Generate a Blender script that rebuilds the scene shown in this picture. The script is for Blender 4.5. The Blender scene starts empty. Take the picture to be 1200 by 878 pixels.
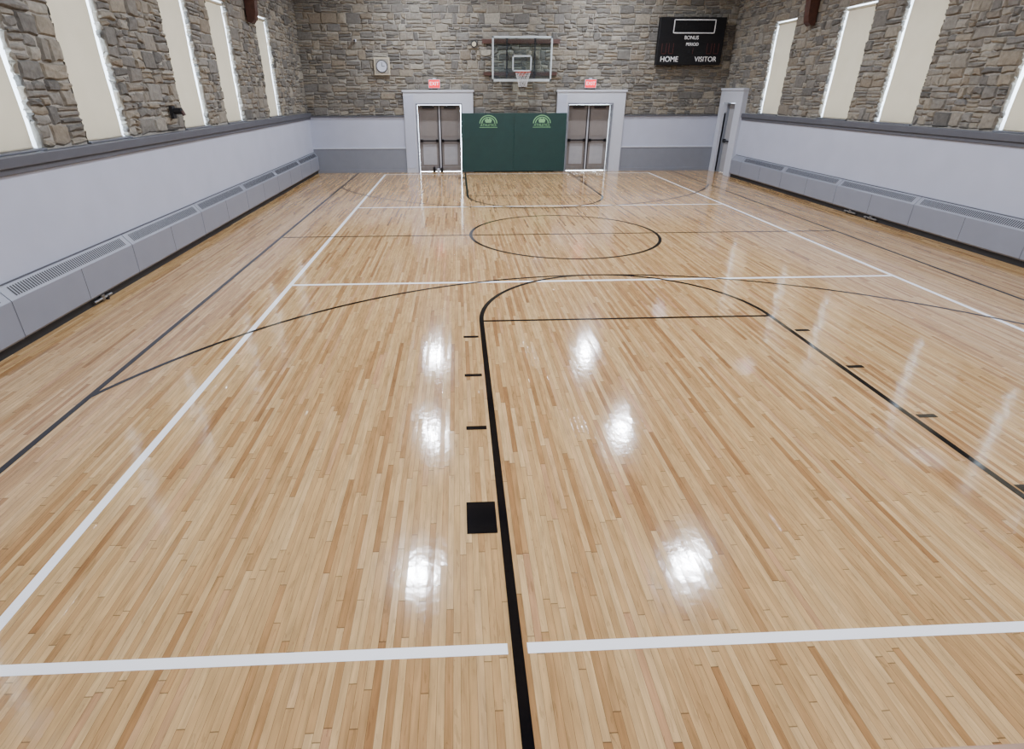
import bpy, math, random
from mathutils import Matrix, Vector
FT=0.3048
random.seed(7)
YW=9.65; XW=7.0; YB=-15.0; EAVE=6.9; STZ=5.7; FUR=.068
# ------------------------------------------------------------ materials
def lin(c): return tuple(((x/255)/12.92 if x/255<=0.04045 else ((x/255+0.055)/1.055)**2.4) for x in c)
def newmat(name):
    m=bpy.data.materials.new(name); m.use_nodes=True
    nt=m.node_tree; b=nt.nodes["Principled BSDF"]; return m,nt,b
def N(nt,t,**k):
    n=nt.nodes.new(t)
    for a,v in k.items(): setattr(n,a,v)
    return n
def mathn(nt,op,a=None,b=None):
    n=nt.nodes.new("ShaderNodeMath"); n.operation=op
    for i,v in enumerate((a,b)):
        if v is None: continue
        if isinstance(v,(int,float)): n.inputs[i].default_value=v
        else: nt.links.new(v,n.inputs[i])
    return n.outputs[0]
def mat(name,rgb,rough=0.6,metal=0,noise=0.06,nscale=6,bump=0,emis=None,estr=0,spec=0.5,alpha=1,bscale=80,samp=False):
    m,nt,b=newmat(name)
    c=lin(rgb)
    b.inputs["Roughness"].default_value=rough; b.inputs["Metallic"].default_value=metal
    b.inputs["Specular IOR Level"].default_value=spec
    tc=N(nt,"ShaderNodeTexCoord"); nz=N(nt,"ShaderNodeTexNoise"); nz.inputs["Scale"].default_value=nscale; nz.inputs["Detail"].default_value=4
    nt.links.new(tc.outputs["Object"],nz.inputs["Vector"])
    rp=N(nt,"ShaderNodeValToRGB")
    rp.color_ramp.elements[0].position=.3; rp.color_ramp.elements[1].position=.7
    rp.color_ramp.elements[0].color=(*[x*(1-noise) for x in c],1); rp.color_ramp.elements[1].color=(*[min(1,x*(1+noise)) for x in c],1)
    nt.links.new(nz.outputs["Fac"],rp.inputs[0]); nt.links.new(rp.outputs[0],b.inputs["Base Color"])
    if bump:
        n2=N(nt,"ShaderNodeTexNoise"); n2.inputs["Scale"].default_value=bscale; nt.links.new(tc.outputs["Object"],n2.inputs["Vector"])
        bp=N(nt,"ShaderNodeBump"); bp.inputs["Strength"].default_value=bump; bp.inputs["Distance"].default_value=.01
        nt.links.new(n2.outputs["Fac"],bp.inputs["Height"]); nt.links.new(bp.outputs[0],b.inputs["Normal"])
    if emis:
        b.inputs["Emission Color"].default_value=(*lin(emis),1); b.inputs["Emission Strength"].default_value=estr
        if not samp:
            try: m.cycles.emission_sampling='NONE'
            except Exception: pass
    return m
PW=0.038
def floor_mat():
    m,nt,b=newmat("maple_strip_floor")
    tc=N(nt,"ShaderNodeTexCoord"); sp=N(nt,"ShaderNodeSeparateXYZ"); nt.links.new(tc.outputs["Object"],sp.inputs[0])
    X,Y=sp.outputs[0],sp.outputs[1]
    u=mathn(nt,'DIVIDE',X,PW); col=mathn(nt,'FLOOR',u); fr=mathn(nt,'FRACT',u)
    wn=N(nt,"ShaderNodeTexWhiteNoise",noise_dimensions='1D'); nt.links.new(col,wn.inputs["W"])
    w=mathn(nt,'ADD',mathn(nt,'MULTIPLY',Y,1.05),mathn(nt,'MULTIPLY',wn.outputs["Value"],700.0))
    v=N(nt,"ShaderNodeTexVoronoi",voronoi_dimensions='1D'); v.inputs["Scale"].default_value=1; nt.links.new(w,v.inputs["W"])
    ve=N(nt,"ShaderNodeTexVoronoi",voronoi_dimensions='1D',feature='DISTANCE_TO_EDGE'); ve.inputs["Scale"].default_value=1; nt.links.new(w,ve.inputs["W"])
    sc=N(nt,"ShaderNodeSeparateColor"); nt.links.new(v.outputs["Color"],sc.inputs[0]); r1,r2,r3=sc.outputs
    rp=N(nt,"ShaderNodeValToRGB"); cr=rp.color_ramp
    st=[(0,(146,107,68)),(.08,(160,122,79)),(.28,(172,136,91)),(.5,(180,145,98)),(.7,(186,152,105)),(.9,(194,162,116)),(1,(175,134,96))]
    cr.elements[0].position=0; cr.elements[0].color=(*lin(st[0][1]),1); cr.elements[1].position=1; cr.elements[1].color=(*lin(st[-1][1]),1)
    for p,c in st[1:-1]:
        e=cr.elements.new(p); e.color=(*lin(c),1)
    nt.links.new(r1,rp.inputs[0])
    def nz(sx,sy,rr,k,det,dist=0):
        cb=N(nt,"ShaderNodeCombineXYZ")
        nt.links.new(mathn(nt,'MULTIPLY',X,sx),cb.inputs[0]); nt.links.new(mathn(nt,'MULTIPLY',Y,sy),cb.inputs[1])
        if rr is not None: nt.links.new(mathn(nt,'MULTIPLY',rr,k),cb.inputs[2])
        g=N(nt,"ShaderNodeTexNoise"); g.inputs["Scale"].default_value=1; g.inputs["Detail"].default_value=det; g.inputs["Distortion"].default_value=dist
        nt.links.new(cb.outputs[0],g.inputs["Vector"]); return g.outputs["Fac"]
    g1=nz(90.,4.,r2,60.,5,.6); g2=nz(26.,3.5,r3,90.,4,.5)
    f=mathn(nt,'ADD',mathn(nt,'MULTIPLY',g1,.50),mathn(nt,'MULTIPLY',g2,.90))
    f=mathn(nt,'ADD',f,.30)
    g3=nz(40.,6.0,r2,33.,2,1.0)
    stn=mathn(nt,'MULTIPLY',mathn(nt,'GREATER_THAN',g3,.65),.18)
    f=mathn(nt,'MULTIPLY',f,mathn(nt,'SUBTRACT',1.0,stn))
    e1=mathn(nt,'LESS_THAN',fr,.05); e2=mathn(nt,'LESS_THAN',ve.outputs["Distance"],.003)
    gap=mathn(nt,'MAXIMUM',e1,e2)
    f=mathn(nt,'MULTIPLY',f,mathn(nt,'SUBTRACT',1.0,mathn(nt,'MULTIPLY',gap,.55)))
    mx=N(nt,"ShaderNodeVectorMath",operation='SCALE'); nt.links.new(rp.outputs[0],mx.inputs[0]); nt.links.new(f,mx.inputs["Scale"])
    nt.links.new(mx.outputs[0],b.inputs["Base Color"])
    tilt=mathn(nt,'MULTIPLY',mathn(nt,'SUBTRACT',fr,.5),mathn(nt,'SUBTRACT',r2,.5))
    wav=N(nt,"ShaderNodeTexNoise"); wav.inputs["Scale"].default_value=13; wav.inputs["Detail"].default_value=3; nt.links.new(tc.outputs["Object"],wav.inputs["Vector"])
    hgt=mathn(nt,'ADD',mathn(nt,'MULTIPLY',tilt,1.1),mathn(nt,'MULTIPLY',wav.outputs["Fac"],.85))
    hgt=mathn(nt,'SUBTRACT',hgt,mathn(nt,'MULTIPLY',gap,.2))
    bp=N(nt,"ShaderNodeBump"); bp.inputs["Strength"].default_value=.6; bp.inputs["Distance"].default_value=.0016
    nt.links.new(hgt,bp.inputs["Height"]); nt.links.new(bp.outputs[0],b.inputs["Normal"])
    b.inputs["Roughness"].default_value=.105
    b.inputs["Specular IOR Level"].default_value=.58
    return m
def stone_mat():
    m,nt,b=newmat("rubble_stone")
    ge=N(nt,"ShaderNodeNewGeometry"); rp=N(nt,"ShaderNodeValToRGB"); cr=rp.color_ramp
    st=[(0,(90,88,84)),(.2,(108,105,99)),(.4,(123,118,108)),(.58,(134,127,113)),(.72,(120,111,97)),(.86,(108,106,102)),(1,(146,141,128))]
    cr.elements[0].color=(*lin(st[0][1]),1); cr.elements[1].color=(*lin(st[-1][1]),1)
    for p,c in st[1:-1]:
        e=cr.elements.new(p); e.color=(*lin(c),1)
    nt.links.new(ge.outputs["Random Per Island"],rp.inputs[0])
    tc=N(nt,"ShaderNodeTexCoord"); nz=N(nt,"ShaderNodeTexNoise"); nz.inputs["Scale"].default_value=16; nz.inputs["Detail"].default_value=6
    nt.links.new(tc.outputs["Object"],nz.inputs["Vector"])
    f=mathn(nt,'ADD',mathn(nt,'MULTIPLY',nz.outputs["Fac"],.9),.47)
    mx=N(nt,"ShaderNodeVectorMath",operation='SCALE'); nt.links.new(rp.outputs[0],mx.inputs[0]); nt.links.new(f,mx.inputs["Scale"])
    nt.links.new(mx.outputs[0],b.inputs["Base Color"]); b.inputs["Roughness"].default_value=.9
    b.inputs["Specular IOR Level"].default_value=.2
    bp=N(nt,"ShaderNodeBump"); bp.inputs["Strength"].default_value=.7; bp.inputs["Distance"].default_value=.02
    nt.links.new(nz.outputs["Fac"],bp.inputs["Height"]); nt.links.new(bp.outputs[0],b.inputs["Normal"])
    return m
def shade_mat():
    m,nt,b=newmat("shade_fabric"); nt.nodes.remove(b); o=nt.nodes["Material Output"]
    d=N(nt,"ShaderNodeBsdfDiffuse"); t=N(nt,"ShaderNodeBsdfTranslucent"); mx=N(nt,"ShaderNodeMixShader")
    tc=N(nt,"ShaderNodeTexCoord"); wv=N(nt,"ShaderNodeTexNoise"); wv.inputs["Scale"].default_value=2; nt.links.new(tc.outputs["Object"],wv.inputs["Vector"])
    rp=N(nt,"ShaderNodeValToRGB"); rp.color_ramp.elements[0].color=(*lin((180,170,146)),1); rp.color_ramp.elements[1].color=(*lin((198,188,164)),1)
    nt.links.new(wv.outputs["Fac"],rp.inputs[0]); nt.links.new(rp.outputs[0],d.inputs[0])
    t.inputs[0].default_value=(*lin((232,220,194)),1); mx.inputs[0].default_value=.024
    nt.links.new(d.outputs[0],mx.inputs[1]); nt.links.new(t.outputs[0],mx.inputs[2]); nt.links.new(mx.outputs[0],o.inputs[0])
    return m
def glass_mat(name,tint,tr):
    m,nt,b=newmat(name); nt.nodes.remove(b); o=nt.nodes["Material Output"]
    g=N(nt,"ShaderNodeBsdfGlossy"); g.inputs["Roughness"].default_value=.05; g.inputs[0].default_value=(.8,.85,.9,1)
    t=N(nt,"ShaderNodeBsdfTransparent"); t.inputs[0].default_value=(*tint,1); mx=N(nt,"ShaderNodeMixShader"); mx.inputs[0].default_value=tr
    nt.links.new(t.outputs[0],mx.inputs[1]); nt.links.new(g.outputs[0],mx.inputs[2]); nt.links.new(mx.outputs[0],o.inputs[0]); return m
M=dict(
 floor=floor_mat(), stone=stone_mat(), shade=shade_mat(),
 mortar=mat("mortar",(142,138,129),.95,noise=.2,nscale=20,bump=.5,spec=.1),
 white=mat("white_wall_paint",(170,175,191),.55,noise=.03,nscale=2,bump=.05),
 trimw=mat("white_trim_paint",(180,184,194),.45,noise=.02),
 bounce=mat("white_reveal_bounce",(225,228,232),.7,noise=.02),
 grey=mat("grey_wall_paint",(116,120,129),.5,noise=.03),
 ledge=mat("ledge_grey_paint",(76,78,85),.5,noise=.06,nscale=5),
 heater=mat("heater_enamel",(126,130,141),.4,noise=.03,nscale=3),
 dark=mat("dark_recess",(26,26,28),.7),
 black=mat("black_line_paint",(12,12,14),.10,noise=.1,nscale=40,spec=.4),
 lwhite=mat("white_line_paint",(250,252,255),.14,noise=.004,nscale=40,spec=.6),
 wood=mat("dark_stained_timber",(66,38,28),.5,noise=.25,nscale=12),
 ceil=mat("ceiling_boards",(150,138,122),.7,noise=.12,nscale=5),
 green=mat("green_vinyl_pad",(7,48,45),.5,noise=.08,nscale=4),
 greend=mat("green_pad_seam",(6,38,36),.5),
 logo=mat("pale_green_print",(120,172,120),.5),
 metal=mat("steel",(150,152,155),.3,metal=.9),
 dmetal=mat("dark_metal",(40,40,44),.4,metal=.4),
 door=mat("door_paint",(118,112,108),.5,noise=.04),
 doorg=mat("door_grey",(150,150,153),.5),
 blackp=mat("black_plastic",(14,14,17),.5,spec=.3),
 txt=mat("white_lettering",(225,225,225),.5),
 redd=mat("red_digit_led",(62,18,18),.5),
 exitp=mat("exit_face",(200,20,40),.5,emis=(255,14,50),estr=1.5),
 exitt=mat("exit_letters",(255,230,230),.5,emis=(255,170,180),estr=1.6),
 rim=mat("orange_rim",(160,58,34),.4),
 net=mat("net_cord",(200,200,200),.8),
 bframe=mat("white_frame_enamel",(165,172,174),.4),
 bglass=glass_mat("backboard_glass",(.86,.91,.90),.08),
 wglass=glass_mat("window_glass",(.95,.97,1),.05),
 cream=mat("cream_plastic",(176,166,142),.5),
 lamp=mat("lamp_lens",(255,255,255),.5,emis=(235,240,252),estr=1060,samp=True),
 lampb=mat("lamp_housing",(190,190,192),.35,metal=.5),
 stagew=mat("stage_boards",(140,100,66),.35,noise=.15,nscale=8),
)
# ------------------------------------------------------------ mesh builder
class MB:
    def __init__(s): s.v=[]; s.f=[]; s.mi=[]; s.ms=[]
    def m(s,k):
        if k not in s.ms: s.ms.append(k)
        return s.ms.index(k)
    def add(s,vs,fs,k):
        o=len(s.v); s.v+=[tuple(p) for p in vs]; i=s.m(k)
        for f in fs: s.f.append(tuple(o+a for a in f)); s.mi.append(i)
    def box(s,x0,x1,y0,y1,z0,z1,k,bev=0):
        x0,x1=min(x0,x1),max(x0,x1); y0,y1=min(y0,y1),max(y0,y1); z0,z1=min(z0,z1),max(z0,z1)
        vs=[(x0,y0,z0),(x1,y0,z0),(x1,y1,z0),(x0,y1,z0),(x0,y0,z1),(x1,y0,z1),(x1,y1,z1),(x0,y1,z1)]
        s.add(vs,[(0,3,2,1),(4,5,6,7),(0,1,5,4),(1,2,6,5),(2,3,7,6),(3,0,4,7)],k)
    def tube(s,p0,p1,r,k,n=12,r1=None,caps=True):
        p0,p1=Vector(p0),Vector(p1); d=(p1-p0).normalized(); a=d.orthogonal().normalized(); b=d.cross(a); r1=r if r1 is None else r1
        vs=[p0+(a*math.cos(t)+b*math.sin(t))*r for t in [2*math.pi*i/n for i in range(n)]]+[p1+(a*math.cos(t)+b*math.sin(t))*r1 for t in [2*math.pi*i/n for i in range(n)]]
        fs=[(i,(i+1)%n,n+(i+1)%n,n+i) for i in range(n)]
        if caps: fs+=[tuple(range(n-1,-1,-1)),tuple(range(n,2*n))]
        s.add(vs,fs,k)
    def torus(s,c,R,r,k,axis='z',n=40,m=8):
        vs=[];fs=[]
        for i in range(n):
            a=2*math.pi*i/n
            for j in range(m):
                t=2*math.pi*j/m; q=((R+r*math.cos(t))*math.cos(a),(R+r*math.cos(t))*math.sin(a),r*math.sin(t))
                if axis=='y': q=(q[0],q[2],q[1])
                vs.append((c[0]+q[0],c[1]+q[1],c[2]+q[2]))
        for i in range(n):
            for j in range(m): fs.append((i*m+j,((i+1)%n)*m+j,((i+1)%n)*m+(j+1)%m,i*m+(j+1)%m))
        s.add(vs,fs,k)
    def prof_y(s,pts,y0,y1,k):
        n=len(pts); vs=[(p[0],y0,p[1]) for p in pts]+[(p[0],y1,p[1]) for p in pts]
        s.add(vs,[(i,(i+1)%n,n+(i+1)%n,n+i) for i in range(n)]+[tuple(range(n)),tuple(range(2*n-1,n-1,-1))],k)
    def strip(s,pts,w,z,k,closed=False):
        L=[];R=[];n=len(pts)
        for i in range(n):
            a=pts[(i-1)%n] if closed or i>0 else pts[i]; b=pts[(i+1)%n] if closed or i<n-1 else pts[i]
            dx,dy=b[0]-a[0],b[1]-a[1]; l=math.hypot(dx,dy); nx,ny=-dy/l*w/2,dx/l*w/2
            L.append((pts[i][0]+nx,pts[i][1]+ny,z)); R.append((pts[i][0]-nx,pts[i][1]-ny,z))
        m=n if closed else n-1
        s.add(L+R,[(n+i,n+(i+1)%n,(i+1)%n,i) for i in range(m)],k)
    def build(s,name,parent=None,smooth=False,bevel=0,recalc=False):
        me=bpy.data.meshes.new(name); me.from_pydata(s.v,[],s.f)
        for k in s.ms: me.materials.append(M[k])
        me.polygons.foreach_set("material_index",s.mi)
        if smooth: me.polygons.foreach_set("use_smooth",[True]*len(s.f))
        me.update(); o=bpy.data.objects.new(name,me); bpy.context.collection.objects.link(o)
        if bevel:
            b=o.modifiers.new("bevel","BEVEL"); b.width=bevel; b.segments=2; b.limit_method='ANGLE'
        if parent: o.parent=parent
        return o
def empty(name,loc=(0,0,0)):
    e=bpy.data.objects.new(name,None); e.location=loc; e.empty_display_size=.2; bpy.context.collection.objects.link(e); return e
def text(name,body,size,loc,rot,k,parent=None,ext=.004,align='CENTER'):
    c=bpy.data.curves.new(name,"FONT"); c.body=body; c.size=size; c.extrude=ext; c.align_x=align; c.align_y='CENTER'; c.materials.append(M[k])
    o=bpy.data.objects.new(name,c); o.location=loc; o.rotation_euler=rot; bpy.context.collection.objects.link(o)
    if parent: o.parent=parent
    return o
# ------------------------------------------------------------ stones
DM=.06
def stone(mb,mapf,u0,u1,z0,z1,dmin,dmax):
    g=.006; u0+=g;u1-=g;z0+=g;z1-=g
    if u1-u0<.025 or z1-z0<.015: return
    j=min(.02,(z1-z0)*.2)
    R=lambda a:random.uniform(-a,a)
    um,zm=(u0+u1)/2+R(.03),(z0+z1)/2
    O=[(u0+R(j),z0+R(j)),(um,z0+R(j)*.8),(u1+R(j),z0+R(j)),(u1+R(j),zm),(u1+R(j),z1+R(j)),(um,z1+R(j)*.8),(u0+R(j),z1+R(j)),(u0+R(j),zm)]
    D=random.uniform(dmin,dmax); ins=min(.02,(z1-z0)*.22)
    cu,cz=(u0+u1)/2,(z0+z1)/2
    vs=[mapf(u,z,0) for u,z in O]
    for u,z in O:
        su=1 if u<cu-.02 else(-1 if u>cu+.02 else 0); sz=1 if z<cz-.01 else(-1 if z>cz+.01 else 0)
        vs.append(mapf(u+su*ins,z+sz*ins,min(DM,D*random.uniform(.7,1.2))))
    vs.append(mapf(cu+R(.02),cz,min(DM,D*random.uniform(.95,1.4))))
    fs=[(i,(i+1)%8,8+(i+1)%8,8+i) for i in range(8)]+[(8+i,8+(i+1)%8,16) for i in range(8)]
    mb.add(vs,fs,"stone")
def stones(mb,mapf,u0,u1,z0,z1,holes,dmin=.016,dmax=.048,maxlen=.5):
    cuts=sorted(set([z0,z1]+[h[2] for h in holes if z0<h[2]<z1]+[h[3] for h in holes if z0<h[3]<z1]))
    for a,b in zip(cuts,cuts[1:]):
        n=max(1,round((b-a)/.24)); w=[random.uniform(.75,1.25) for _ in range(n)]; t=sum(w); z=a
        for wi in w:
            h=(b-a)*wi/t; zz=z+h; zc=z+h/2
            seg=[(u0,u1)]
            for H in holes:
                if H[2]<zc<H[3]:
                    ns=[]
                    for p,q_ in seg:
                        if H[1]<=p or H[0]>=q_: ns.append((p,q_))
                        else:
                            if H[0]>p: ns.append((p,H[0]))
                            if H[1]<q_: ns.append((H[1],q_))
                    seg=ns
            for p,q_ in seg:
                u=p
                while u<q_-1e-4:
                    L=random.uniform(.15,maxlen)
                    if q_-(u+L)<.14: L=q_-u
                    e=u+L; k=random.random()
                    if k<.25: stone(mb,mapf,u,e,z,zz,dmin,dmax)
                    elif k<.82:
                        s=random.uniform(.33,.67)*h
                        for (aa,bb) in ((z,z+s),(z+s,zz)):
                            if L>.30 and random.random()<.5:
                                c=u+L*random.uniform(.35,.65); stone(mb,mapf,u,c,aa,bb,dmin,dmax); stone(mb,mapf,c,e,aa,bb,dmin,dmax)
                            else: stone(mb,mapf,u,e,aa,bb,dmin,dmax)
                    else:
                        s1=random.uniform(.26,.38)*h; s2=random.uniform(.6,.72)*h
                        for aa,bb in ((z,z+s1),(z+s1,z+s2),(z+s2,zz)):
                            if L>.34 and random.random()<.4:
                                c=u+L*random.uniform(.35,.65); stone(mb,mapf,u,c,aa,bb,dmin,dmax*.8); stone(mb,mapf,c,e,aa,bb,dmin,dmax*.8)
                            else: stone(mb,mapf,u,e,aa,bb,dmin,dmax*.8)
                    u=e
            z=zz
ZS=1.89; ZT=4.25
WIN={-1:[(-7.85,-6.75),(-4.68,-3.52),(-2.65,-1.55),(.36,1.52),(2.47,3.63),(5.5,6.62)],
      1:[(-7.4,-6.3),(-4.3,-3.2),(-2.25,-1.13),(.77,1.92),(2.83,4.0),(5.96,7.1)]}
TH=.45
def side_wall(s,name):
    mb=MB(); ws=WIN[s]
    X0=s*XW; X1=s*(XW+TH); XF=s*(XW-FUR+.004)
    door=(8.38,9.28) if s==1 else None
    if door:
        mb.box(XF,X1,YB,door[0],0,ZS-.03,"white"); mb.box(XF,X1,door[1],YW+TH,0,ZS-.03,"white")
    else: mb.box(XF,X1,YB,YW+TH,0,ZS-.03,"white")
    if door: mb.box(X0,X1,door[0],door[1],2.18,EAVE,"mortar")
    y=YB; zb_=ZS-.03
    for a,b in ws:
        mb.box(X0,X1,y,a,zb_,EAVE,"mortar"); mb.box(X0,X1,a,b,ZT,EAVE,"mortar"); mb.box(X0,X1,a,b,zb_,ZS,"mortar"); y=b
    if door:
        mb.box(X0,X1,y,door[0],zb_,EAVE,"mortar"); mb.box(X0,X1,door[1],YW+TH,zb_,EAVE,"mortar")
    else: mb.box(X0,X1,y,YW+TH,zb_,EAVE,"mortar")
    for a,b in ws:
        mb.box(s*(XW+.07),X1,a-.001,a+.006,ZS,ZT,"bounce"); mb.box(s*(XW+.07),X1,b-.006,b+.001,ZS,ZT,"bounce")  # white lining added to bounce daylight and brighten the slits beside the shades
        mb.box(s*(XW+.03),X1,a,b,ZT-.006,ZT+.001,"bounce")
    holes=[(a,b,ZS,ZT) for a,b in ws]
    if s==1: holes.append((7.9,9.62,ZS,2.58))
    stones(mb,lambda u,z,d:(s*(XW-d),u,z),-10.5,YW,ZS+.02,STZ,holes)
    for a,b in ws:
        stones(mb,lambda u,z,d,a=a:(s*(XW+u),a+d*.6,z),-.02,.085,ZS+.02,ZT,[],.01,.05)
        stones(mb,lambda u,z,d,b=b:(s*(XW+u),b-d*.6,z),-.02,.085,ZS+.02,ZT,[],.01,.05)
    return mb.build(name)
wl=side_wall(-1,"wall_left"); wr=side_wall(1,"wall_right")
# far wall
OP=[(-3.4,-1.88),(1.68,3.2)]; OPZ=2.16
mb=MB(); x=-XW
for a,b in OP:
    mb.box(x,a,YW,YW+TH,0,1.78,"white"); x=b
mb.box(x,XW,YW,YW+TH,0,1.78,"white"); x=-XW
for a,b in OP:
    mb.box(x,a,YW,YW+TH,1.78,EAVE,"mortar"); mb.box(a,b,YW,YW+TH,OPZ,EAVE,"mortar"); x=b
mb.box(x,XW,YW,YW+TH,1.78,EAVE,"mortar")
stones(mb,lambda u,z,d:(u,YW-d,z),-XW,XW,1.8,STZ,[(-3.8,-1.5,1.8,2.5),(1.3,3.6,1.8,2.5)])
wf=mb.build("wall_far")
mb=MB(); mb.box(-XW,XW,YB-.3,YB,0,EAVE,"white"); mb.build("wall_back")
mb=MB(); mb.add([(-XW-TH,YB-.3,0),(XW+TH,YB-.3,0),(XW+TH,YW+3,0),(-XW-TH,YW+3,0)],[(0,1,2,3)],"floor"); mb.build("floor")
mb=MB(); mb.box(-XW-TH,XW+TH,YB-.3,YW+TH,EAVE,EAVE+.2,"ceil")
for i in range(1,20):
    yy=YB+i*1.25
    mb.box(-XW,XW,yy-.006,yy+.006,EAVE-.004,EAVE,"wood")
mb.build("ceiling")
mb=MB(); mb.box(-XW+.1,XW-.1,YB+.03,-10.12,0.0,.86,"stagew"); mb.box(-XW+.1,XW-.1,YB+.03,-10.08,.86,.9,"stagew"); mb.build("stage_platform")
mb=MB()
def far_pan(x0,x1):
    mb.box(x0,x1,YW-.05,YW,.80,1.76,"white"); mb.box(x0,x1,YW-.075,YW,.0,.78,"grey"); mb.box(x0,x1,YW-.09,YW,.77,.81,"trimw")
    mb.box(x0,x1,YW-.10,YW,1.76,1.80,"ledge"); mb.box(x0,x1,YW-.09,YW-.05,0,.11,"grey")
far_pan(-XW,-3.8); far_pan(-1.5,1.3); far_pan(3.6,XW)
mb.build("trim_1",bevel=.004)
def surround(name,x0,x1,o0,o1):
    mb=MB(); y=YW-.13
    mb.box(x0,o0,y,YW,0,2.52,"trimw"); mb.box(o1,x1,y,YW,0,2.52,"trimw"); mb.box(o0,o1,y,YW,OPZ,2.52,"trimw")
    mb.box(x0-.03,x1+.03,y-.03,YW,2.50,2.56,"trimw")
    mb.box(x0+.02,o0-.06,y-.012,y,.15,2.42,"white")
    mb.box(o0-.01,o0+.03,y-.02,YW+.35,0,OPZ,"grey"); mb.box(o1-.03,o1+.01,y-.02,YW+.35,0,OPZ,"grey"); mb.box(o0,o1,y-.02,YW+.35,OPZ-.04,OPZ+.01,"grey")
    return mb.build(name,bevel=.004)
surround("trim_2",-3.8,-1.5,-3.4,-1.88); surround("trim_3",1.3,3.6,1.68,3.2)
def dbl_door(name,o0,o1):
    e=empty(name,((o0+o1)/2,YW+.14,0)); mb=MB(); w=(o1-o0-.08)/2; y=.0
    for s in (-1,1):
        c=s*w/2
        mb.box(c-w/2+.004,c+w/2-.004,y,y+.045,.012,OPZ-.05,"door")
        for z0,z1 in ((.2,.92),(1.12,1.98)):
            mb.box(c-w/2+.1,c+w/2-.1,y-.006,y,z0,z1,"door"); mb.box(c-w/2+.13,c+w/2-.13,y-.010,y-.006,z0+.03,z1-.03,"doorg" if z0<1 else "door")
        mb.box(c-w/2+.05,c+w/2-.05,y-.09,y-.06,.98,1.03,"dmetal"); mb.box(c-w/2+.05,c-w/2+.14,y-.09,y,.96,1.05,"dmetal"); mb.box(c+w/2-.14,c+w/2-.05,y-.09,y,.96,1.05,"dmetal")
        mb.box(c-s*(w/2-.05)-.012,c-s*(w/2-.05)+.012,y-.03,y-.005,.05,2.08,"dmetal")
        mb.box(c-.2,c+.2,y-.1,y-.02,2.0,2.06,"dmetal")
        mb.box(c-w/2+.04,c+w/2-.04,y-.004,y,.03,.17,"metal")
    mb.box(-.02,.02,y-.012,y,.012,OPZ-.05,"trimw")
    o=mb.build("leaves",e,bevel=.002); return e
dbl_door("door_1",*OP[0]); dbl_door("door_2",*OP[1])
for s in (-1,1):
    ye=7.9 if s==1 else YW-.02
    mb=MB()
    mb.box(s*(XW-.13),s*(XW+.02),-10.05,ye,1.77,1.89,"ledge"); mb.box(s*(XW-.10),s*(XW-.05),-10.05,ye,1.70,1.77,"ledge")
    for a,b in WIN[s]: mb.box(s*(XW-.05),s*(XW+.32),a+.01,b-.01,1.885,1.915,"ledge")
    mb.build("trim_%d"%(4 if s==-1 else 5),bevel=.012)
    mb=MB(); mb.box(s*(XW-FUR-.015),s*(XW-FUR+.004),-10.05,ye-.02,0,.12,"grey"); mb.build("baseboard_left" if s==-1 else "baseboard_right")
n=1
for s in (-1,1):
    for a,b in WIN[s]:
        e=empty("window_%d"%n,(s*(XW+.36),(a+b)/2,ZS)); n+=1
        mb=MB(); w=(b-a)/2-.006; H=ZT-ZS
        for q0,q1,z0,z1 in ((-w,-w+.02,0,H),(w-.02,w,0,H),(-w,w,0,.04),(-w,w,H-.04,H),(-w,w,H*.5-.015,H*.5+.015),(-.015,.015,0,H)):
            mb.box(-.02,.02,q0,q1,z0,z1,"trimw")
        mb.build("frame",e,bevel=.003)
        mb=MB(); mb.add([(0,-w+.02,.04),(0,w-.02,.04),(0,w-.02,H-.04),(0,-w+.02,H-.04)],[(0,1,2,3)],"wglass"); mb.build("pane",e)
        r=empty("roller_shade",(s*(XW+.075),(a+b)/2,ZS))
        mb=MB(); sw=w-.068; seg=14; vs=[]; fs=[]
        for i in range(seg+1):
            z=.035+(H-.12)*i/seg; vs+= [(-s*.006*math.sin(i*.7),-sw,z),(-s*.006*math.sin(i*.7+.4),sw,z)]
        for i in range(seg): fs.append((2*i,2*i+1,2*i+3,2*i+2))
        mb.add(vs,fs,"shade"); mb.build("fabric",r,smooth=True)
        mb=MB(); mb.tube((0,-sw-.02,H-.06),(0,sw+.02,H-.06),.03,"cream"); mb.tube((0,-sw,.035),(0,sw,.035),.012,"cream"); mb.build("roller",r,smooth=True)
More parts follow.
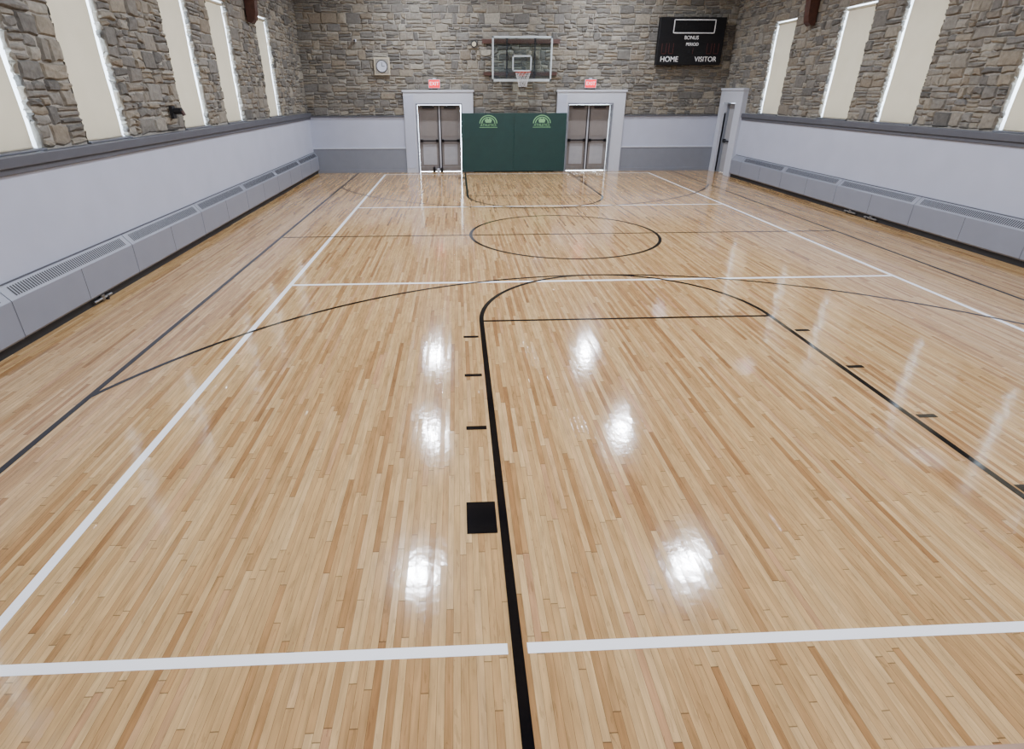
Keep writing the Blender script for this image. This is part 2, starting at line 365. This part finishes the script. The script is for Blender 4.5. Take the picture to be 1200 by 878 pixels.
# heaters
for s in (-1,1):
    e=empty("convector_heater",(s*(XW-FUR-.001),0,0)); ye=7.85 if s==1 else YW-.12; y0=-10.0
    mb=MB(); P=[(0,.67),(.02,.67),(.13,.53),(.13,.13),(.10,.10),(0,.10)]
    mod=2.45; y=y0
    while y<ye-.05:
        y2=min(y+mod,ye)
        mb.prof_y([(-s*p[0],p[1]) for p in P],y+.003,y2-.003,"heater")
        y=y2
    mb.build("cabinet",e,bevel=.005)
    mb=MB(); y=y0
    dx,dz=.11,-.14; ln=math.hypot(dx,dz)
    def pt(t,off,yy):
        return (-s*(.02+dx*t-dz/ln*off),yy,.67+dz*t+dx/ln*off)
    while y<ye-.05:
        y2=min(y+mod,ye)
        if y2-y>1:
            a=y+.12; b=y2-.12
            while a<b:
                mb.add([pt(.15,.0025,a),pt(.15,.0025,a+.02),pt(.82,.0025,a+.02),pt(.82,.0025,a)],[(0,1,2,3)],"dark"); a+=.04
        for yy in (y+mod/2,):
            if yy<ye: mb.box(-s*.1295,-s*.1312,yy-.003,yy+.003,.13,.53,"dark")
        mb.box(-s*.1295,-s*.1312,y-.004,y+.004,.13,.53,"dark")
        y=y2
    mb.box(-s*0,-s*.012,y0,ye,.67,.685,"ledge")
    mb.build("grille",e)
    mb=MB(); mb.box(-s*.016,-s*.07,y0,ye,.0,.10,"dark")  # near-black strip paints the shade in the gap below the cabinet
    for yv in ((-3.6,) if s==-1 else (.9,1.6)):
        mb.tube((-s*.1,yv-.2,.05),(-s*.1,yv+.2,.05),.018,"metal"); mb.tube((-s*.1,yv,.03),(-s*.1,yv,.10),.03,"metal"); mb.tube((-s*.1,yv+.1,.0),(-s*.1,yv+.1,.06),.022,"dmetal")
    mb.build("pipework_gap_shade",e)
# right wall door
e=empty("door_3",(XW+.1,8.83,0)); mb=MB()
mb.box(-.02,.03,-.43,.43,.012,2.14,"doorg"); mb.box(-.028,-.02,-.32,.32,.2,.95,"doorg"); mb.box(-.028,-.02,-.32,.32,1.15,2.0,"doorg"); mb.box(-.1,-.06,-.36,.36,.98,1.03,"dmetal"); mb.box(-.1,-.02,-.38,-.3,.95,1.06,"dmetal"); mb.box(-.1,-.02,.3,.38,.95,1.06,"dmetal")
mb.build("leaf",e,bevel=.003)
mb=MB(); xi=XW-.16
mb.box(xi,XW,7.95,8.38,0,2.55,"trimw"); mb.box(xi,XW,9.28,9.56,0,2.55,"trimw"); mb.box(xi,XW,8.38,9.28,2.18,2.55,"trimw"); mb.box(xi-.03,XW,7.92,9.56,2.53,2.60,"trimw")
mb.box(XW,XW+.3,8.36,8.40,0,2.18,"grey"); mb.box(XW,XW+.3,9.26,9.30,0,2.18,"grey"); mb.build("trim_6",bevel=.004)
for x in (-2.76,2.38):
    e=empty("exit_sign",(x,YW-.1,2.74)); mb=MB(); mb.box(-.19,.19,-.03,.04,-.13,.13,"trimw"); mb.box(-.175,.175,-.034,-.03,-.115,.115,"exitp"); mb.box(-.05,.05,.02,.04,.13,.17,"trimw"); mb.build("housing",e,bevel=.004)
    text("letters","EXIT",.15,(0,-.037,0),(math.pi/2,0,0),"exitt",e,.002)
# wall pad
mb=MB()
x0,x1=-1.9,1.64; n=2; w=(x1-x0)/n
for i in range(n):
    mb.box(x0+i*w+.001,x0+(i+1)*w-.001,YW-.23,YW-.135,.04,1.87,"green")
mb.box(x0+.02,x1-.02,YW-.15,YW-.13,.03,1.85,"greend")
e=empty("gym_wall_pad"); mb.build("panels",e,bevel=.006)
for cx in (-1.0,.8):
    mb=MB(); y=YW-.234; cz=1.56
    for R0,R1,k in ((.27,.30,"logo"),(.20,.23,"logo")):
        vs=[];fs=[]; m=24
        for i in range(m+1):
            t=math.pi*i/m; vs+=[(cx+R0*math.cos(t),y,cz+R0*math.sin(t)*.85),(cx+R1*math.cos(t),y,cz+R1*math.sin(t)*.85)]
        for i in range(m): fs.append((2*i,2*i+1,2*i+3,2*i+2))
        mb.add(vs,fs,k)
    mb.add([(cx-.09,y,cz+.02),(cx+.09,y,cz+.02),(cx+.12,y,cz+.1),(cx+.04,y,cz+.16),(cx,y,cz+.12),(cx-.04,y,cz+.16),(cx-.12,y,cz+.1)],[(0,1,2,3,4,5,6)],"logo")
    mb.box(cx-.3,cx+.3,y-.001,y+.001,cz-.13,cz-.115,"logo")
    mb.build("emblem",e)
    text("emblem_text","ATHLETICS",.105,(cx,y-.002,cz-.055),(math.pi/2,0,0),"logo",e,.001)
# scoreboard
e=empty("scoreboard",(5.47,YW-.227,3.93)); mb=MB()
mb.box(-1.06,1.06,-.09,.09,-.66,.66,"blackp"); mb.box(-.9,-.8,.09,.17,-.4,.4,"dmetal"); mb.box(.8,.9,.09,.17,-.4,.4,"dmetal"); mb.build("cabinet",e,bevel=.015)
mb=MB(); y=-.094
def rect(x0,x1,z0,z1,t,k):
    mb.box(x0,x1,y-.003,y,z1-t,z1,k); mb.box(x0,x1,y-.003,y,z0,z0+t,k); mb.box(x0,x0+t,y-.003,y,z0,z1,k); mb.box(x1-t,x1,y-.003,y,z0,z1,k)
rect(-.62,.72,.22,.6,.025,"txt")
def seg7(cx,cz,w,h,on,k):
    t=.022
    S={'a':(cx-w/2,cx+w/2,cz+h/2-t,cz+h/2),'g':(cx-w/2,cx+w/2,cz-t/2,cz+t/2),'d':(cx-w/2,cx+w/2,cz-h/2,cz-h/2+t),'f':(cx-w/2,cx-w/2+t,cz,cz+h/2),'b':(cx+w/2-t,cx+w/2,cz,cz+h/2),'e':(cx-w/2,cx-w/2+t,cz-h/2,cz),'c':(cx+w/2-t,cx+w/2,cz-h/2,cz)}
    for q in on: a=S[q]; mb.box(a[0],a[1],y-.002,y,a[2],a[3],k)
for cx in (-.4,-.15,.25,.5): seg7(cx,.42,.15,.24,"abcdef","blackp")
for cx in (-.85,-.62,.62,.85): seg7(cx,-.2,.16,.3,"bcdef","redd")
seg7(.05,-.26,.12,.18,"bc","redd")
mb.build("display",e)
rt=(math.pi/2,0,0)
text("home_text","HOME",.21,(-.64,-.098,-.5),rt,"txt",e); text("visitor_text","VISITOR",.2,(.55,-.098,-.5),rt,"txt",e)
text("bonus_text","BONUS",.14,(.0,-.098,.1),rt,"txt",e); text("period_text","PERIOD",.12,(.05,-.098,-.08),rt,"txt",e)
e=empty("wall_clock",(-4.41,YW-.1,3.24)); mb=MB()
mb.box(-.25,.25,-.02,.04,-.25,.25,"cream"); mb.box(-.21,.21,-.03,-.02,-.21,.21,"mortar"); mb.tube((0,-.045,0),(0,-.02,0),.17,"trimw",28); mb.torus((0,-.045,0),.17,.012,"dmetal",'y')
mb.box(-.008,.008,-.05,-.046,0,.11,"blackp"); mb.box(0,.09,-.05,-.046,-.007,.007,"blackp"); mb.build("case",e,bevel=.006)
e=empty("wall_bell",(-1.45,YW-.06,3.86)); mb=MB(); mb.tube((0,0,0),(0,-.05,0),.10,"dmetal",20); mb.tube((0,-.05,0),(0,-.07,0),.07,"cream",20); mb.build("gong",e)
e=empty("wall_camera",(-5.2,YW-.08,3.95)); mb=MB(); mb.box(-.04,.04,-.12,0.02,-.03,.03,"trimw"); mb.tube((0,-.12,0),(0,-.15,0),.028,"blackp"); mb.build("body",e)
e=empty("wall_hook_reel",(-XW+.08,-.15,2.2)); mb=MB(); mb.box(-.02,.03,-.06,.06,-.1,.1,"dmetal"); mb.tube((.03,0,.02),(.16,0,.02),.05,"dmetal",16); mb.tube((.16,0,.02),(.19,0,-.05),.03,"wood",12); mb.build("bracket",e)
# basketball goal
e=empty("basketball_goal",(.05,9.12,0)); mb=MB(); bw=.95; z0,z1=2.80,4.05
fr=.05
mb.box(-bw,bw,-.02,.02,z0,z0+fr+.02,"bframe"); mb.box(-bw,bw,-.02,.02,z1-fr,z1,"bframe"); mb.box(-bw,-bw+fr,-.02,.02,z0,z1,"bframe"); mb.box(bw-fr,bw,-.02,.02,z0,z1,"bframe")
t=.04; a0,a1,c0,c1=-.305,.305,3.08,3.53
for b in ((a0,a1,c0,c0+t),(a0,a1,c1-t,c1),(a0,a0+t,c0,c1),(a1-t,a1,c0,c1)): mb.box(b[0],b[1],-.012,-.009,b[2],b[3],"bframe")
mb.build("board_frame",e,bevel=.004)
mb=MB(); mb.box(-bw+fr,bw-fr,-.008,.004,z0+fr,z1-fr,"bglass"); mb.build("glass",e)
mb=MB(); mb.torus((0,-.36,3.05),.235,.011,"rim"); mb.box(-.08,.08,-.13,-.02,3.03,3.05,"rim"); mb.box(-.1,.1,-.03,-.012,2.95,3.07,"rim")
mb.tube((-.08,-.03,3.0),(-.12,-.17,3.04),.01,"rim"); mb.tube((.08,-.03,3.0),(.12,-.17,3.04),.01,"rim"); mb.build("rim",e,smooth=False)
mb=MB(); n=12
def np_(i,l):
    R=[.23,.2,.165,.14,.13][l]; a=2*math.pi*(i+(l%2)*.5)/n; return (R*math.cos(a),-.36+R*math.sin(a),3.04-l*.1)
for l in range(4):
    for i in range(n):
        mb.tube(np_(i,l),np_(i,l+1),.004,"net",5); mb.tube(np_(i,l),np_(i-1 if l%2==0 else i+1,l+1),.004,"net",5)
mb.build("net",e)
mb=MB()
for x in (-.45,.45):
    mb.tube((x,.02,3.0),(x,.42,3.15),.022,"dmetal"); mb.tube((x,.02,3.85),(x,.42,3.9),.022,"dmetal"); mb.tube((x,.42,2.9),(x,.42,4.02),.025,"dmetal")
mb.tube((-.8,.03,2.86),(.8,.03,2.86),.02,"dmetal")
mb.box(-1.25,1.25,.42,.465,3.88,4.0,"wood"); mb.box(-1.2,1.2,.42,.465,2.98,3.08,"wood"); mb.build("wall_mount",e,bevel=.003)
# timber trusses with curved wall brackets
for i,(yl,yr) in enumerate(((4.9,5.1),(-.6,-.3),(-5.7,-5.4))):
    e=empty("timber_truss",(0,(yl+yr)/2,0)); mb=MB(); yc=(yl+yr)/2
    for s,y in ((-1,yl),(1,yr)):
        P=[(0,4.0),(.08,3.98),(.16,4.05),(.2,4.2),(.22,4.5),(.3,4.9),(.5,5.4),(.85,5.85),(1.5,6.25),(1.5,6.5),(0,6.5)]
        mb.prof_y([(s*(XW-.065-p[0]),p[1]) for p in P],y-yc-.11,y-yc+.11,"wood")
    mb.box(-XW+.08,XW-.08,-.13,.13,6.5,6.88,"wood"); mb.build("frame",e,bevel=.01)
# lamps
for y in (7.35,2.2,-2.85,-8.6):  # last row is unseen, added to brighten the near floor and end line
    for x in (-2.98,2.42):
        e=empty("high_bay_lamp",(x,y,6.0)); mb=MB()
        mb.tube((0,0,.0),(0,0,.28),.25,"lampb",32,.12,caps=False); mb.tube((0,0,.28),(0,0,.5),.12,"lampb",24); mb.tube((0,0,.5),(0,0,.89),.012,"dmetal",8)
        m=20; mb.add([(.18*math.cos(2*math.pi*j/m),.18*math.sin(2*math.pi*j/m),.02) for j in range(m)],[tuple(range(m-1,-1,-1))],"lamp"); mb.build("fixture",e)
# ------------------------------------------------------------ court lines
mb=MB(); zb,zw=.0022,.0012; BW=.056; WBL=5.49
def S(pts,w,k,z,closed=False): mb.strip(pts,w,z,k,closed)
ye=YW-.11; ys=-10.05
for s in (-1,1): S([(s*WBL,ys),(s*WBL,ye)],BW,"black",zb)
S([(-WBL,0),(WBL,0)],.05,"black",zb-.0001)
S([(6*FT*math.cos(2*math.pi*i/96),6*FT*math.sin(2*math.pi*i/96)) for i in range(96)],.06,"black",zb+.0001,True)
for s in (-1,1):
    lw=6*FT-.025; fy=15*FT; end=(10.05 if s<0 else ye)
    pts=[(-lw,s*end),(-lw,s*fy)]+[(-lw*math.cos(math.pi*i/40),s*(fy-6*FT*math.sin(math.pi*i/40))) for i in range(1,40)]+[(lw,s*fy),(lw,s*end)]
    S(pts,.055,"black",zb+.0002)
    S([(-lw,s*fy),(lw,s*fy)],.046,"black",zb)
    R=19.75*FT; by=28.75*FT; ax=WBL; t0=math.acos(ax/R)
    S([(R*math.cos(t0+(math.pi-2*t0)*i/80),s*(by-R*math.sin(t0+(math.pi-2*t0)*i/80))) for i in range(81)],.05,"black",zb-.0002)
    for q in (-1,1):
        o=6*FT
        mb.add([(q*(o+.02),s*27*FT,zb),(q*(o+.215),s*27*FT,zb),(q*(o+.215),s*26*FT,zb),(q*(o+.02),s*26*FT,zb)],[(0,1,2,3)],"black")
        for yy in (22.92,19.75,16.58):
            S([(q*(o+.03),s*yy*FT),(q*(o+.2),s*yy*FT)],BW,"black",zb)
VW=14.82*FT; YA=9.9*FT; YE=29.7*FT
for s in (-1,1):
    S([(s*VW,-YE-.025),(s*VW,YE+.025)],.066,"lwhite",zw)
    S([(-VW,s*YA),(VW,s*YA)],.062,"lwhite",zw+.0001)
    L=6*FT-.025; g=.05
    for a,b in ((-VW,-L-g),(-L+g,L-g),(L+g,VW)): S([(a,s*YE),(b,s*YE)],.062,"lwhite",zw+.0001)
mb.build("painted_court_lines")
e=empty("floor_cleaner_bottles",(-2.75,YW-.02,0)); mb=MB()
for x,k,h in ((-.12,"blackp",.2),(.02,"trimw",.15),(.14,"blackp",.17)):
    mb.tube((x,0,0),(x,0,h*.75),.045,k,14); mb.tube((x,0,h*.75),(x,0,h*.85),.045,k,14,.018); mb.tube((x,0,h*.85),(x,0,h),.018,"redd",10)
mb.build("bottles",e)
# ------------------------------------------------------------ world + camera
w=bpy.data.worlds.new("sky"); bpy.context.scene.world=w; w.use_nodes=True
bg=w.node_tree.nodes["Background"]; bg.inputs[0].default_value=(.74,.86,1,1); bg.inputs[1].default_value=27.0
cam=bpy.data.cameras.new("camera"); co=bpy.data.objects.new("camera",cam); bpy.context.collection.objects.link(co)
cam.sensor_width=36; cam.sensor_fit='HORIZONTAL'; cam.lens=651.43*36/1200; cam.shift_x=30.9/1200; cam.shift_y=-3.4/1200; cam.clip_start=.05
p,y,r=[math.radians(a) for a in (26.7282,-2.6558,-.0994)]
Mx=Matrix.Rotation(y,4,'Z')@Matrix.Rotation(math.pi/2-p,4,'X')@Matrix.Rotation(r,4,'Z'); Mx.translation=Vector((-2.049,-10.917,2.5064)); co.matrix_world=Mx
bpy.context.scene.camera=co
